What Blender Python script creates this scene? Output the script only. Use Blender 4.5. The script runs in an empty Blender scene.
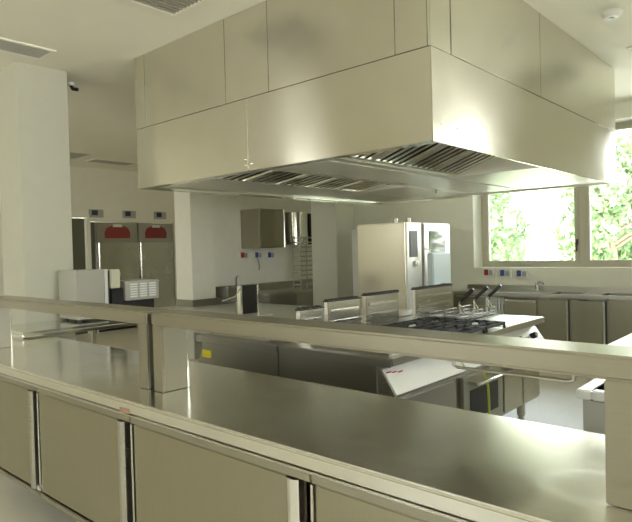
import bpy, bmesh, math, random
from mathutils import Vector, Matrix
random.seed(7)
C = bpy.context.scene.collection
E = 1.46                       # eye height: every z below is written relative to it; floor is z = -1.46
FL = -1.46
CEIL = 1.66

# ------------------------------------------------------------------ materials
def nt(name):
    m = bpy.data.materials.new(name); m.use_nodes = True
    return m, m.node_tree.nodes, m.node_tree.links, m.node_tree.nodes['Principled BSDF']

def plain(name, col, rough=.5, metal=0.0, spec=.5):
    m, n, l, b = nt(name)
    b.inputs['Base Color'].default_value = (*col, 1); b.inputs['Roughness'].default_value = rough
    b.inputs['Metallic'].default_value = metal; b.inputs['Specular IOR Level'].default_value = spec
    return m

def steel(name, col, rough=.28, scale=(1, 1, 60), var=.10, bump=.0, scuff=0.0, aniso=0.0, rot=0.0, along=None):
    m, n, l, b = nt(name)
    b.inputs['Metallic'].default_value = 1
    tc = n.new('ShaderNodeTexCoord'); mp = n.new('ShaderNodeMapping'); mp.inputs['Scale'].default_value = scale
    no = n.new('ShaderNodeTexNoise'); no.inputs['Scale'].default_value = 6; no.inputs['Detail'].default_value = 3
    l.new(tc.outputs['Object'], mp.inputs[0]); l.new(mp.outputs[0], no.inputs['Vector'])
    mr = n.new('ShaderNodeMapRange'); mr.inputs[3].default_value = rough - var / 2; mr.inputs[4].default_value = rough + var / 2
    l.new(no.outputs['Fac'], mr.inputs[0])
    big = n.new('ShaderNodeTexNoise'); big.inputs['Scale'].default_value = 2.3; big.inputs['Detail'].default_value = 4
    l.new(tc.outputs['Object'], big.inputs['Vector'])
    ad = n.new('ShaderNodeMath'); ad.operation = 'MULTIPLY_ADD'; ad.inputs[1].default_value = .12 + scuff
    l.new(big.outputs['Fac'], ad.inputs[0]); l.new(mr.outputs[0], ad.inputs[2])
    sb = n.new('ShaderNodeMath'); sb.operation = 'SUBTRACT'; sb.inputs[1].default_value = (.12 + scuff) / 2
    l.new(ad.outputs[0], sb.inputs[0]); rough_out = sb.outputs[0]
    if scuff:                                   # worn wiping arcs: thin ridges of a soft noise, a little rougher than the rest
        sn = n.new('ShaderNodeTexNoise'); sn.inputs['Scale'].default_value = 1.7; sn.inputs['Detail'].default_value = 1.5
        l.new(tc.outputs['Object'], sn.inputs['Vector'])
        d0 = n.new('ShaderNodeMath'); d0.operation = 'SUBTRACT'; d0.inputs[1].default_value = .5; l.new(sn.outputs['Fac'], d0.inputs[0])
        d1 = n.new('ShaderNodeMath'); d1.operation = 'ABSOLUTE'; l.new(d0.outputs[0], d1.inputs[0])
        rg = n.new('ShaderNodeMapRange'); rg.inputs[1].default_value = .03; rg.inputs[2].default_value = 0; rg.inputs[3].default_value = 0; rg.inputs[4].default_value = .05
        l.new(d1.outputs[0], rg.inputs[0])
        su = n.new('ShaderNodeMath'); su.operation = 'ADD'; l.new(rough_out, su.inputs[0]); l.new(rg.outputs[0], su.inputs[1]); rough_out = su.outputs[0]
    l.new(rough_out, b.inputs['Roughness'])
    cr = n.new('ShaderNodeMapRange'); cr.inputs[3].default_value = .93; cr.inputs[4].default_value = 1.05
    l.new(no.outputs['Fac'], cr.inputs[0])
    mx = n.new('ShaderNodeVectorMath'); mx.operation = 'SCALE'; mx.inputs[0].default_value = col
    l.new(cr.outputs[0], mx.inputs['Scale']); l.new(mx.outputs[0], b.inputs['Base Color'])
    if aniso:
        b.inputs['Anisotropic'].default_value = aniso; b.inputs['Anisotropic Rotation'].default_value = rot
        tg = n.new('ShaderNodeTangent'); tg.direction_type = 'RADIAL'; tg.axis = 'Z'; l.new(tg.outputs[0], b.inputs['Tangent'])
        if along:                               # brushing direction of a flat top
            cv = n.new('ShaderNodeCombineXYZ'); [setattr(cv.inputs[k], 'default_value', along[k]) for k in range(3)]
            l.new(cv.outputs[0], b.inputs['Tangent'])
    if bump:
        bp = n.new('ShaderNodeBump'); bp.inputs['Strength'].default_value = bump; bp.inputs['Distance'].default_value = .02
        wv = n.new('ShaderNodeTexNoise'); wv.inputs['Scale'].default_value = 1.3; wv.inputs['Detail'].default_value = 1
        l.new(tc.outputs['Object'], wv.inputs['Vector']); l.new(wv.outputs['Fac'], bp.inputs['Height']); l.new(bp.outputs[0], b.inputs['Normal'])
    return m

def plaster(name, col, rough=.75, sc=8.0, amp=.04):
    m, n, l, b = nt(name)
    b.inputs['Roughness'].default_value = rough; b.inputs['Specular IOR Level'].default_value = .25
    tc = n.new('ShaderNodeTexCoord'); no = n.new('ShaderNodeTexNoise'); no.inputs['Scale'].default_value = sc; no.inputs['Detail'].default_value = 5
    l.new(tc.outputs['Object'], no.inputs['Vector'])
    cr = n.new('ShaderNodeMapRange'); cr.inputs[3].default_value = 1 - amp; cr.inputs[4].default_value = 1 + amp
    l.new(no.outputs['Fac'], cr.inputs[0])
    mx = n.new('ShaderNodeVectorMath'); mx.operation = 'SCALE'; mx.inputs[0].default_value = col
    l.new(cr.outputs[0], mx.inputs['Scale']); l.new(mx.outputs[0], b.inputs['Base Color'])
    return m

def tiles(name, a, g, size=.3):
    m, n, l, b = nt(name)
    b.inputs['Roughness'].default_value = .42
    tc = n.new('ShaderNodeTexCoord'); br = n.new('ShaderNodeTexBrick'); br.offset = 0
    br.inputs['Color1'].default_value = (*a, 1); br.inputs['Color2'].default_value = (a[0] * .96, a[1] * .96, a[2] * .95, 1)
    br.inputs['Mortar'].default_value = (*g, 1); br.inputs['Scale'].default_value = 1
    br.inputs['Brick Width'].default_value = size; br.inputs['Row Height'].default_value = size; br.inputs['Mortar Size'].default_value = .004
    l.new(tc.outputs['Object'], br.inputs['Vector']); l.new(br.outputs['Color'], b.inputs['Base Color'])
    return m

def glass(name, tint=(1, 1, 1)):
    m, n, l, b = nt(name); n.remove(b)
    out = n['Material Output']; tr = n.new('ShaderNodeBsdfTransparent'); tr.inputs[0].default_value = (*tint, 1)
    gl = n.new('ShaderNodeBsdfGlossy'); gl.inputs['Roughness'].default_value = .02
    fr = n.new('ShaderNodeFresnel'); fr.inputs[0].default_value = 1.45; mx = n.new('ShaderNodeMixShader')
    l.new(fr.outputs[0], mx.inputs[0]); l.new(tr.outputs[0], mx.inputs[1]); l.new(gl.outputs[0], mx.inputs[2]); l.new(mx.outputs[0], out.inputs[0])
    return m

def leafy(name, a, b_):
    m, n, l, b = nt(name); b.inputs['Roughness'].default_value = .6
    tc = n.new('ShaderNodeTexCoord'); no = n.new('ShaderNodeTexNoise'); no.inputs['Scale'].default_value = 1.6; no.inputs['Detail'].default_value = 4
    cr = n.new('ShaderNodeValToRGB'); cr.color_ramp.elements[0].position = .35; cr.color_ramp.elements[1].position = .68
    cr.color_ramp.elements[0].color = (*a, 1); cr.color_ramp.elements[1].color = (*b_, 1)
    l.new(tc.outputs['Object'], no.inputs['Vector']); l.new(no.outputs['Fac'], cr.inputs[0]); l.new(cr.outputs[0], b.inputs['Base Color'])
    return m

M = dict(
    hood=steel('hood brushed steel', (.70, .675, .585), .21, (1, 1, 1), .05, bump=.28, aniso=.93, rot=.25),
    hood_in=steel('hood inner steel', (.80, .78, .71), .40),
    top=steel('worktop steel', (.82, .81, .75), .15, (2, 70, 1), .09, scuff=.10, aniso=.5, rot=.0, along=(1, 0, 0)),
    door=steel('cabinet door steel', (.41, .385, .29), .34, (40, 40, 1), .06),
    shelf=steel('shelf steel', (.43, .405, .335), .33, (1, 40, 40), .08),
    steel=steel('kitchen steel', (.54, .52, .46), .30, (1, 1, 40), .10),
    flue=steel('flue steel', (.52, .50, .44), .26, (1, 1, 40), .08),
    ovenst=steel('oven steel', (.50, .47, .37), .24, (1, 1, 30), .06),
    fridge=steel('fridge steel', (.46, .46, .40), .26, (1, 1, 1), .05),
    gpaint=plain('grey metal paint', (.46, .45, .40), .45, .3),
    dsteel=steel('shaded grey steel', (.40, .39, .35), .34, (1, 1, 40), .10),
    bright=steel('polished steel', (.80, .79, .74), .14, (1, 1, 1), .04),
    filt=steel('filter baffle steel', (.92, .90, .84), .20, (1, 1, 1), .05),
    chrome=plain('chrome', (.85, .85, .86), .08, 1),
    wall=plaster('cream wall paint', (.86, .85, .765)),
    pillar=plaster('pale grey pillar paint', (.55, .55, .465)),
    ceil=plaster('ceiling paint', (.88, .86, .755), .8, 3, .02),
    floor=tiles('beige floor tiles', (.74, .70, .60), (.68, .64, .55)),
    frame=plain('grey beige window frame', (.52, .49, .40), .45),
    glass=glass('window glass'),
    tint=plain('oven door glass', (.10, .12, .08), .04, 0, .9),
    black=plain('black enamel', (.02, .02, .02), .4),
    iron=plain('cast iron', (.035, .033, .03), .55),
    dark=plain('dark gap', (.03, .028, .024), .6),
    brown=plain('shaded door gap', (.17, .145, .115), .5),
    olive=plain('dark olive door paint', (.12, .12, .085), .5),
    white=plain('white plastic', (.80, .80, .78), .35),
    grey=plain('grey plastic', (.42, .43, .41), .4),
    vent=plain('grey vent metal', (.50, .50, .47), .5, .2),
    panel=plain('grey diffuser', (.42, .41, .35), .55, .2),
    red=plain('red plastic', (.45, .03, .025), .4),
    maroon=plain('red display', (.24, .028, .026), .3),
    blue=plain('blue plastic', (.05, .08, .32), .4),
    navy=plain('dark blue screen', (.03, .035, .10), .3),
    yellow=plain('yellow sticker', (.80, .68, .04), .5),
    pale=plain('pale blue enamel', (.66, .76, .80), .3),
    rust=plain('faded red sticker', (.40, .24, .16), .6),
    cable=plain('yellow green cable', (.52, .58, .08), .5),
    beige=plain('beige plastic', (.62, .60, .46), .45),
    enamel=plain('white metal and window glare', (.78, .78, .74), .28, .35),  # pale metal; on some steel parts it stands for window reflection
    lens=plain('lamp lens', (.75, .74, .68), .25),
    grass=leafy('lawn grass', (.50, .54, .38), (.62, .62, .46)),
    pave=plaster('pale paving', (.75, .73, .68), .8, 3),
    leaf1=leafy('fresh leaves', (.17, .26, .10), (.27, .37, .18)),
    leaf2=leafy('dark leaves', (.13, .21, .09), (.24, .33, .16)),
    leaf3=leafy('pale leaves', (.18, .25, .11), (.30, .37, .20)),
    bark=plaster('bark', (.22, .17, .12), .9, 12, .2),
)

# ------------------------------------------------------------------ mesh builder
class MB:
    def __init__(s): s.bm = bmesh.new()
    def _bev(s, geom, r, seg=2):
        if r > 0:
            bmesh.ops.bevel(s.bm, geom=[e for e in geom if isinstance(e, bmesh.types.BMEdge)], offset=r, segments=seg, affect='EDGES', clamp_overlap=True)
    def box(s, x0, x1, y0, y1, z0, z1, r=0.0, seg=2):
        x0, x1 = sorted((x0, x1)); y0, y1 = sorted((y0, y1)); z0, z1 = sorted((z0, z1))
        mt = Matrix.Translation(((x0 + x1) / 2, (y0 + y1) / 2, (z0 + z1) / 2)) @ Matrix.Diagonal((x1 - x0, y1 - y0, z1 - z0, 1))
        vs = bmesh.ops.create_cube(s.bm, size=1, matrix=mt)['verts']
        if r > 0: s._bev({e for v in vs for e in v.link_edges}, r, seg)
        return s
    def prism(s, pts, axis, a, b):
        """closed outline pts extruded from a to b along axis ('x': pts are (y,z); 'y': (x,z); 'z': (x,y))"""
        def P(p, t): return {'x': (t, p[0], p[1]), 'y': (p[0], t, p[1]), 'z': (p[0], p[1], t)}[axis]
        A = [s.bm.verts.new(P(p, a)) for p in pts]; B = [s.bm.verts.new(P(p, b)) for p in pts]; n = len(pts)
        fs = [s.bm.faces.new(A), s.bm.faces.new(list(reversed(B)))]
        for i in range(n): fs.append(s.bm.faces.new((A[i], B[i], B[(i + 1) % n], A[(i + 1) % n])))
        bmesh.ops.recalc_face_normals(s.bm, faces=fs)
        return s
    def tube(s, pts, r, seg=10, cap=True, radii=None):
        pts = [Vector(p) for p in pts]; rings = []
        up = Vector((0, 0, 1)); prev = None
        for i, p in enumerate(pts):
            d = (pts[min(i + 1, len(pts) - 1)] - pts[max(i - 1, 0)]).normalized()
            if prev is None:
                u = d.orthogonal().normalized()
            else:
                u = (prev - d * prev.dot(d)); u = u.normalized() if u.length > 1e-6 else d.orthogonal().normalized()
            prev = u; w = d.cross(u); rr = radii[i] if radii else r
            rings.append([s.bm.verts.new(p + (u * math.cos(t) + w * math.sin(t)) * rr) for t in [2 * math.pi * k / seg for k in range(seg)]])
        for a, b in zip(rings, rings[1:]):
            for k in range(seg): s.bm.faces.new((a[k], a[(k + 1) % seg], b[(k + 1) % seg], b[k]))
        if cap:
            s.bm.faces.new(list(reversed(rings[0]))); s.bm.faces.new(rings[-1])
        return s
    def cyl(s, p, q, r, seg=20): return s.tube([p, q], r, seg)
    def ball(s, c, r, sx=1, sy=1, sz=1, sub=2):
        bmesh.ops.create_icosphere(s.bm, subdivisions=sub, radius=r, matrix=Matrix.Translation(c) @ Matrix.Diagonal((sx, sy, sz, 1))); return s
    def quad(s, *p): s.bm.faces.new([s.bm.verts.new(q) for q in p]); return s
    def build(s, name, mat, parent=None, smooth=True):
        off = Vector((0, 0, -E)); q = parent
        while q is not None: off += q.location; q = q.parent
        bmesh.ops.translate(s.bm, verts=s.bm.verts, vec=-off)
        me = bpy.data.meshes.new(name); s.bm.normal_update(); s.bm.to_mesh(me); s.bm.free()
        me.materials.append(M[mat])
        if smooth:
            for p in me.polygons: p.use_smooth = True
            try: me.set_sharp_from_angle(angle=math.radians(32))
            except Exception: pass
        o = bpy.data.objects.new(name, me); C.objects.link(o); o.parent = parent
        return o

def tag(o, label, cat, group=None, kind=None):
    o['label'] = label; o['category'] = cat
    if group: o['group'] = group
    if kind: o['kind'] = kind
    return o
def thing(name, label, cat, loc, group=None):
    o = bpy.data.objects.new(name, None); C.objects.link(o); o.location = (loc[0], loc[1], loc[2] + E); o.empty_display_size = .1
    return tag(o, label, cat, group)
def struct(mb, name, mat, label=None, parent=None):
    o = mb.build(name, mat, parent)
    if parent is None:
        o['kind'] = 'structure'; o['label'] = label or name.replace('_', ' '); o['category'] = name.split('_')[0]
    return o
def copy_tree(o, parent=None):
    c = o.copy(); C.objects.link(c); c.parent = parent
    for ch in list(o.children): copy_tree(ch, c)
    return c
def rename_label(o, label): o['label'] = label; return o

# ------------------------------------------------------------------ the room
XL, XR, YF, YB = -10.48, 2.8, -3.6, 7.62
struct(MB().box(XL - 1.4, XR + .3, YF - .3, YB + .42, FL - .1, FL), 'floor', 'floor', 'pale beige tiled kitchen floor')
struct(MB().box(XL - 1.4, XR + .3, YF - .3, YB + .42, CEIL, CEIL + .12), 'ceiling', 'ceil', 'cream painted kitchen ceiling')
NY0, NY1, NZ = 5.40, 7.24, .655            # niche for the two fridges
DY0, DY1, DZ = 4.42, 5.32, .72             # dark doorway
w = MB()
w.box(XL - .2, XL, YF, DY0, FL, CEIL); w.box(XL - .2, XL, DY0, NY0, DZ, CEIL); w.box(XL - .2, XL, DY1, NY0, FL, DZ)
w.box(XL - .2, XL, NY0, NY1, NZ, CEIL); w.box(XL - .2, XL, NY1, YB, FL, CEIL)
w.box(XL - 1.2, XL - 1.1, NY0 - .2, YB, FL, CEIL)
struct(w, 'wall_left', 'wall', 'cream left wall with the fridge niche and dark doorway')
d = struct(MB().box(XL - .12, XL - .06, DY0 + .012, DY1 - .012, FL + .005, DZ - .012), 'door_1', 'olive', 'dark olive door beside the fridges, half hidden by the pillar')
struct(MB().box(XL - .06, XL - .02, DY0 + .1, DY0 + .14, -.42, -.28).tube([(XL - .02, DY0 + .12, -.35), (XL + .03, DY0 + .12, -.35), (XL + .03, DY0 + .24, -.35)], .01), 'door_handle', 'chrome', parent=d)
struct(MB().box(XL, XL + .02, DY1 - .0, DY1 + .06, FL + .001, DZ + .06).box(XL, XL + .02, DY0 - .06, DY0, FL + .001, DZ + .06).box(XL, XL + .02, DY0, DY1, DZ, DZ + .06), 'trim_1', 'wall', 'cream door casing around the dark door')

WX0, WX1, WZ0, WZ1 = -3.82, 2.60, -.30, 1.47; PX0, PX1 = -1.0, .55   # back window
w = MB()
w.box(XL - 1.4, WX0, YB, YB + .42, FL, CEIL); w.box(WX1, XR + .3, YB, YB + .42, FL, CEIL)
w.box(PX0, PX1, YB, YB + .42, WZ0, WZ1); w.box(WX0, WX1, YB, YB + .42, FL, WZ0); w.box(WX0, WX1, YB, YB + .42, WZ1, CEIL)
struct(w, 'wall_back', 'wall', 'cream back wall holding the long window')

def make_window(name, axis, a0, a1, z0, z1, d0, d1, label, splits, gl, handle=None, fw=.055):
    """frame in the plane across `axis`; a = along the wall, d = depth range"""
    def bx(m, p0, p1, q0, q1, e0, e1, r=.004):
        return m.box(p0, p1, e0, e1, q0, q1, r) if axis == 'y' else m.box(e0, e1, p0, p1, q0, q1, r)
    f = MB()
    bx(f, a0, a1, z0, z0 + fw, d0, d1); bx(f, a0, a1, z1 - fw, z1, d0, d1); bx(f, a0, a0 + fw, z0 + fw, z1 - fw, d0, d1); bx(f, a1 - fw, a1, z0 + fw, z1 - fw, d0, d1)
    for s_ in splits: bx(f, s_ - .04, s_ + .04, z0 + fw, z1 - fw, d0, d1)
    o = struct(f, name, 'frame', label)
    xs = [a0 + fw] + list(splits) + [a1 - fw]
    for i in range(len(xs) - 1):
        l_ = xs[i] + (.042 if i else .002); r_ = xs[i + 1] - (.042 if i < len(xs) - 2 else .002)
        g = MB(); sw = .05; e0, e1 = d0 - .012, d1 - .02
        bx(g, l_, r_, z0 + fw, z0 + fw + .03, e0, e1); bx(g, l_, r_, z1 - fw - .03, z1 - fw, e0, e1)
        bx(g, l_, l_ + sw, z0 + fw + .03, z1 - fw - .03, e0, e1); bx(g, r_ - sw, r_, z0 + fw + .03, z1 - fw - .03, e0, e1)
        sash = g.build('window_sash', 'frame', o)
        q = MB(); bx(q, l_ + sw - .005, r_ - sw + .005, z0 + fw + .026, z1 - fw - .026, (d0 + d1) / 2 - .004, (d0 + d1) / 2 + .004, 0)
        q.build('window_pane', gl, sash)
    if handle:
        h = MB(); bx(h, handle - .014, handle + .014, -.02, .06, d0 - .03, d0 - .012); h.build('window_handle', 'black', o)
        h2 = MB(); bx(h2, handle - .009, handle + .009, -.10, .03, d0 - .055, d0 - .035); h2.build('window_handle', 'black', o)
    return o
make_window('window_1', 'y', WX0, PX0, WZ0, WZ1, 7.88, 7.96, 'long grey framed window above the back worktop, trees outside', [-2.44], 'glass', -2.50)
make_window('window_5', 'y', PX1, WX1, WZ0, WZ1, 7.88, 7.96, 'window in the back wall beyond the right picture edge', [1.55], 'glass')
# walls behind the camera, with unseen windows added to let daylight in
w = MB(); F1 = [(-9.8, -7.8), (-4.4, -2.8)]; fz0, fz1 = -.35, 1.35
w.box(XL - .2, F1[0][0], YF - .3, YF, FL, CEIL); w.box(F1[0][1], F1[1][0], YF - .3, YF, FL, CEIL); w.box(F1[1][1], XR + .3, YF - .3, YF, FL, CEIL)
for a, b in F1: w.box(a, b, YF - .3, YF, FL, fz0).box(a, b, YF - .3, YF, fz1, CEIL)
struct(w, 'wall_front', 'wall', 'cream wall behind the viewpoint')
for i, (a, b) in enumerate(F1):
    make_window('window_%d' % (i + 2), 'y', a, b, fz0, fz1, YF - .2, YF - .12, 'added unseen window behind the viewpoint, %s' % ('far end' if i == 0 else 'middle'), [(a + b) / 2], 'glass')
w = MB(); RY = (-2.8, 2.6)
w.box(XR, XR + .3, YF, RY[0], FL, CEIL).box(XR, XR + .3, RY[1], YB, FL, CEIL).box(XR, XR + .3, *RY, FL, -.4).box(XR, XR + .3, *RY, 1.5, CEIL)
struct(w, 'wall_right', 'wall', 'cream right wall out of frame')
make_window('window_4', 'x', RY[0], RY[1], -.4, 1.5, XR + .1, XR + .18, 'wide unseen window added in the right wall', [-1.0, .8], 'glass')  # out of view, added and sized for the daylight it lets in

# pillars and the partition holding the hand basin
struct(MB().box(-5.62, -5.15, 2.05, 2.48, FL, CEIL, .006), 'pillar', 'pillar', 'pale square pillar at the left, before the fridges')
w = MB().box(-6.97, -6.60, 4.84, 5.24, FL, CEIL, .004).box(-6.97, -6.72, 5.24, YB, FL, CEIL)
struct(w, 'wall_partition', 'wall', 'cream partition wall carrying the steel wall cabinet')
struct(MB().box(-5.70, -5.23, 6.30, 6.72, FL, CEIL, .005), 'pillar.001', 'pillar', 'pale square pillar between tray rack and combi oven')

# ------------------------------------------------------------------ foreground counter
wt = tag(MB().box(-4.40, .80, 1.255, 1.96, -.654, -.60, .010, 3).build('worktop', 'top'),
    'long scuffed stainless worktop in the foreground under the raised shelf', 'worktop')
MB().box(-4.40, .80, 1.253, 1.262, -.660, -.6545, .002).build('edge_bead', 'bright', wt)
CX = [-4.05, -3.07, -2.17, -1.17, -.20, .76]
CLAB = ['stainless base cabinet under the front worktop, at the left picture edge',
        'stainless base cabinet under the front worktop, its right edge below a red sticker',
        'wide front base cabinet with a bright rolled handle, right of the red sticker',
        'stainless base cabinet at the lower right, under the shiny worktop end',
        'stainless base cabinet under the worktop, beyond the right picture edge']
for i in range(5):
    x0, x1 = CX[i], CX[i + 1]
    t = thing('base_cabinet', CLAB[i], 'cabinet', ((x0 + x1) / 2, 1.6, FL), 'base cabinets under the front worktop')
    b = MB(); b.box(x0, x1, 1.30, 1.93, -1.24, -1.215).box(x0, x0 + .012, 1.30, 1.93, -1.215, -.662).box(x1 - .012, x1, 1.30, 1.93, -1.215, -.662)
    b.box(x0 + .012, x1 - .012, 1.915, 1.93, -1.215, -.662)
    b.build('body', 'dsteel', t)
    MB().box(x0 + .001, x1 - .001, 1.262, 1.30, -.690, -.662, .003).build('top_rail', 'shelf', t)
    MB().box(x0 + .001, x1 - .001, 1.262, 1.30, -1.24, -1.212, .004).build('bottom_rail', 'shelf', t)
    MB().box(x1 - .06, x1 - .002, 1.335, 1.345, -1.212, -.69).build('back_strip', 'brown', t)
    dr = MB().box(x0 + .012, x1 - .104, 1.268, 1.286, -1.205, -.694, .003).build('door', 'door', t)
    h = MB(); pts = [(x1 - .106, 1.286), (x1 - .106, 1.270)]
    for k in range(9):
        a = math.pi - math.pi * k / 8 * .93
        pts.append((x1 - .078 + .026 * math.cos(a), 1.268 - .016 * math.sin(a)))
    pts += [(x1 - .053, 1.300), (x1 - .060, 1.300)]
    h.prism(pts, 'z', -1.205, -.694); h.build('handle', 'bright' if i == 2 else 'steel', dr)  # third handle gets brighter steel to carry its highlight
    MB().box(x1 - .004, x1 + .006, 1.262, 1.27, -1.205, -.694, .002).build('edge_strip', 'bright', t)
    MB().box(x1 - .058, x1 - .03, 1.27, 1.30, -1.212, -1.19, .003).build('guide', 'white', t)
    for fx in (x0 + .08, x1 - .08):
        for fy in (1.64, 1.86):
            MB().tube([(fx, fy, FL), (fx, fy, FL + .03), (fx, fy, -1.30), (fx, fy, -1.24)], .02, 14, radii=[.028, .026, .019, .019]).build('foot', 'bright', t)
tag(MB().box(-2.235, -2.165, 1.2525, 1.2548, -.651, -.632, 0).build('sticker', 'rust'), 'small faded red sticker on the worktop edge above a door gap', 'sticker')

# raised shelves on posts
def over_shelf(x0, x1, label):
    t = thing('over_shelf', label, 'shelf', ((x0 + x1) / 2, 1.5, -.60), 'raised shelves on the front worktop')
    MB().box(x0, x1, 1.42, 1.575, -.312, -.254, .008, 3).build('board', 'shelf', t)
    for px in (x0 + .005, x1 - .075):
        p = MB().box(px + .004, px + .066, 1.436, 1.562, -.598, -.312, .003).build('post', 'steel', t)
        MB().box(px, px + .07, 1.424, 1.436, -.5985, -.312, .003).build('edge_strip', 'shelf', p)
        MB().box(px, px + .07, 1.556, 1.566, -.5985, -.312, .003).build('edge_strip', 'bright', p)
    return t
over_shelf(-4.235, -2.285, 'raised steel shelf over the left half of the front worktop')
t = over_shelf(-2.248, -.325, 'raised steel shelf over the right half of the front worktop, rail beneath')
MB().tube([(-.82, 1.5, -.312), (-.82, 1.5, -.338), (-.81, 1.5, -.343), (-.50, 1.5, -.343), (-.49, 1.5, -.338), (-.49, 1.5, -.312)], .0045, 10).build('hanging_rail', 'steel', t)

# ------------------------------------------------------------------ extractor hood
HX0, HX1, HY0, HY1, HZ0, HZ1 = -4.42, -1.577, 2.71, 6.12, .558, 1.056
h = thing('extractor_hood', 'huge stainless island extractor hood hanging over the cooking line', 'extractor hood', ((HX0 + HX1) / 2, (HY0 + HY1) / 2, HZ0))
g = .0018; T = .02
for a, b in ((HX0, -3.02), (-3.02, HX1)):
    MB().box(a + g, b - g, HY0, HY0 + T, HZ0, HZ1 - g, .003).build('skirt_panel', 'hood', h)
    MB().box(a + g, b - g, HY1 - T, HY1, HZ0, HZ1 - g, .003).build('skirt_panel', 'hood', h)
MB().box(HX1 - T, HX1, HY0 + g, HY1 - g, HZ0, HZ1 - g, .003).build('skirt_panel', 'hood', h)
MB().box(HX0, HX0 + T, HY0 + T, HY1 - T, HZ0, HZ1 - g, .003).build('skirt_panel', 'hood', h)
for a, b in ((HX0, -4.27), (-4.27, -3.24), (-3.24, -2.80), (-2.80, -1.80), (-1.80, HX1 - T)):
    MB().box(a + g, b - g, HY0, HY0 + T, HZ1 + g, CEIL - .002, .002).build('upper_panel', 'hood', h)
    MB().box(a + g, b - g, HY1 - T, HY1, HZ1 + g, CEIL - .002, .002).build('upper_panel', 'hood', h)
for a, b in ((HY0, 2.93), (2.93, 4.23), (4.23, HY1)):
    MB().box(HX1 - T, HX1 - (.004 if a == HY0 else 0), a + g, b - g, HZ1 + g, CEIL - .002, .002).build('upper_panel', 'hood', h)
    MB().box(HX0, HX0 + T, a + T, b - T, HZ1 + g, CEIL - .002, .002).build('upper_panel', 'hood', h)
MB().box(HX0 + T + .004, HX1 - T - .004, HY0 + T + .004, HY1 - T - .004, HZ1 - .02, HZ1 + .02).build('inner_deck', 'dark', h)
# underside: gutters, flat pans, two filter banks
u = MB()
u.box(HX0 + T, HX1 - T, HY0 + T, HY0 + .09, HZ0 + .002, HZ0 + .03, .004).box(HX0 + T, HX1 - T, HY1 - .10, HY1 - T, HZ0 + .002, HZ0 + .03, .004)
u.box(HX0 + T, HX0 + .16, HY0 + .09, HY1 - .10, HZ0 + .002, HZ0 + .03, .004)
u.build('gutter', 'bright', h)
MB().box(-3.02, -2.36, HY0 + .09, HY1 - .10, HZ0 + .022, HZ0 + .06, .006).build('centre_panel', 'hood_in', h)
MB().box(-2.36, HX1 - T, 4.41, HY1 - .10, HZ0 + .02, HZ0 + .05, .003).build('closing_panel', 'hood_in', h)
MB().box(HX0 + .16, -3.62, HY0 + .09, HY1 - .10, HZ0 + .02, HZ0 + .06, .004).build('closing_panel', 'hood_in', h)
MB().box(-3.62, -3.02, 4.72, HY1 - .10, HZ0 + .02, HZ0 + .06, .004).build('closing_panel', 'hood_in', h)
def filter_bank(y0, y1, n, P0, P1, pitch):
    """P0, P1: (x, z) of the outer and inner rim; baffles run from one to the other"""
    wd = (y1 - y0) / n
    dx, dz = P1[0] - P0[0], P1[1] - P0[1]; L = math.hypot(dx, dz); nx, nz = -dz / L, dx / L
    if nz > 0: nx, nz = -nx, -nz               # n looks down, into the room
    def strip(m, ya, yb, s0, s1, h0, h1):
        m.prism([(P0[0] + dx * s0 + nx * h0, P0[1] + dz * s0 + nz * h0), (P0[0] + dx * s1 + nx * h0, P0[1] + dz * s1 + nz * h0),
                 (P0[0] + dx * s1 + nx * h1, P0[1] + dz * s1 + nz * h1), (P0[0] + dx * s0 + nx * h1, P0[1] + dz * s0 + nz * h1)], 'y', ya, yb)
    for k in range(n):
        ya, yb = y0 + k * wd + .003, y0 + (k + 1) * wd - .003
        m = MB(); strip(m, ya, ya + .015, 0, 1, -.03, .012); strip(m, yb - .015, yb, 0, 1, -.03, .012); strip(m, ya, yb, 0, .03, -.03, .012); strip(m, ya, yb, .97, 1, -.03, .012)
        f = m.build('grease_filter', 'filt', h)
        m = MB(); strip(m, ya, yb, 0, 1, -.045, -.03); m.build('back_plate', 'dark', f)
        m = MB(); y = ya + .022
        while y < yb - .03:
            strip(m, y, y + pitch * .55, .03, .97, -.02, .006); y += pitch
        m.build('baffle', 'filt', f)
MB().box(-2.36, -1.60, 4.402, 4.41, HZ0 + .02, .86).build('end_plate', 'hood_in', h)
filter_bank(HY0 + .10, 4.40, 4, (-1.64, .83), (-2.34, .60), .076)
filter_bank(HY0 + .10, 4.70, 5, (-3.04, .66), (-3.60, .585), .075)
MB().box(-2.90, -2.44, 2.86, 5.9, HZ0 + .014, HZ0 + .0215, .003).build('lamp_lens', 'lens', h)
m = MB()
for (x, z) in ((-3.05, .60), (-2.99, .605), (-3.05, .64)): m.ball((x, HY0 - .001, z), .012, 1, .5, 1)
for y in (2.80, 2.98): m.ball((HX1 + .001, y, .66), .008, .5, 1, 1)
m.build('screw', 'bright', h)
MB().cyl((-3.0, 5.2, HZ0 + .05), (-3.0, 5.2, HZ0 - .02), .012).build('drain_tap', 'steel', h)

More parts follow.
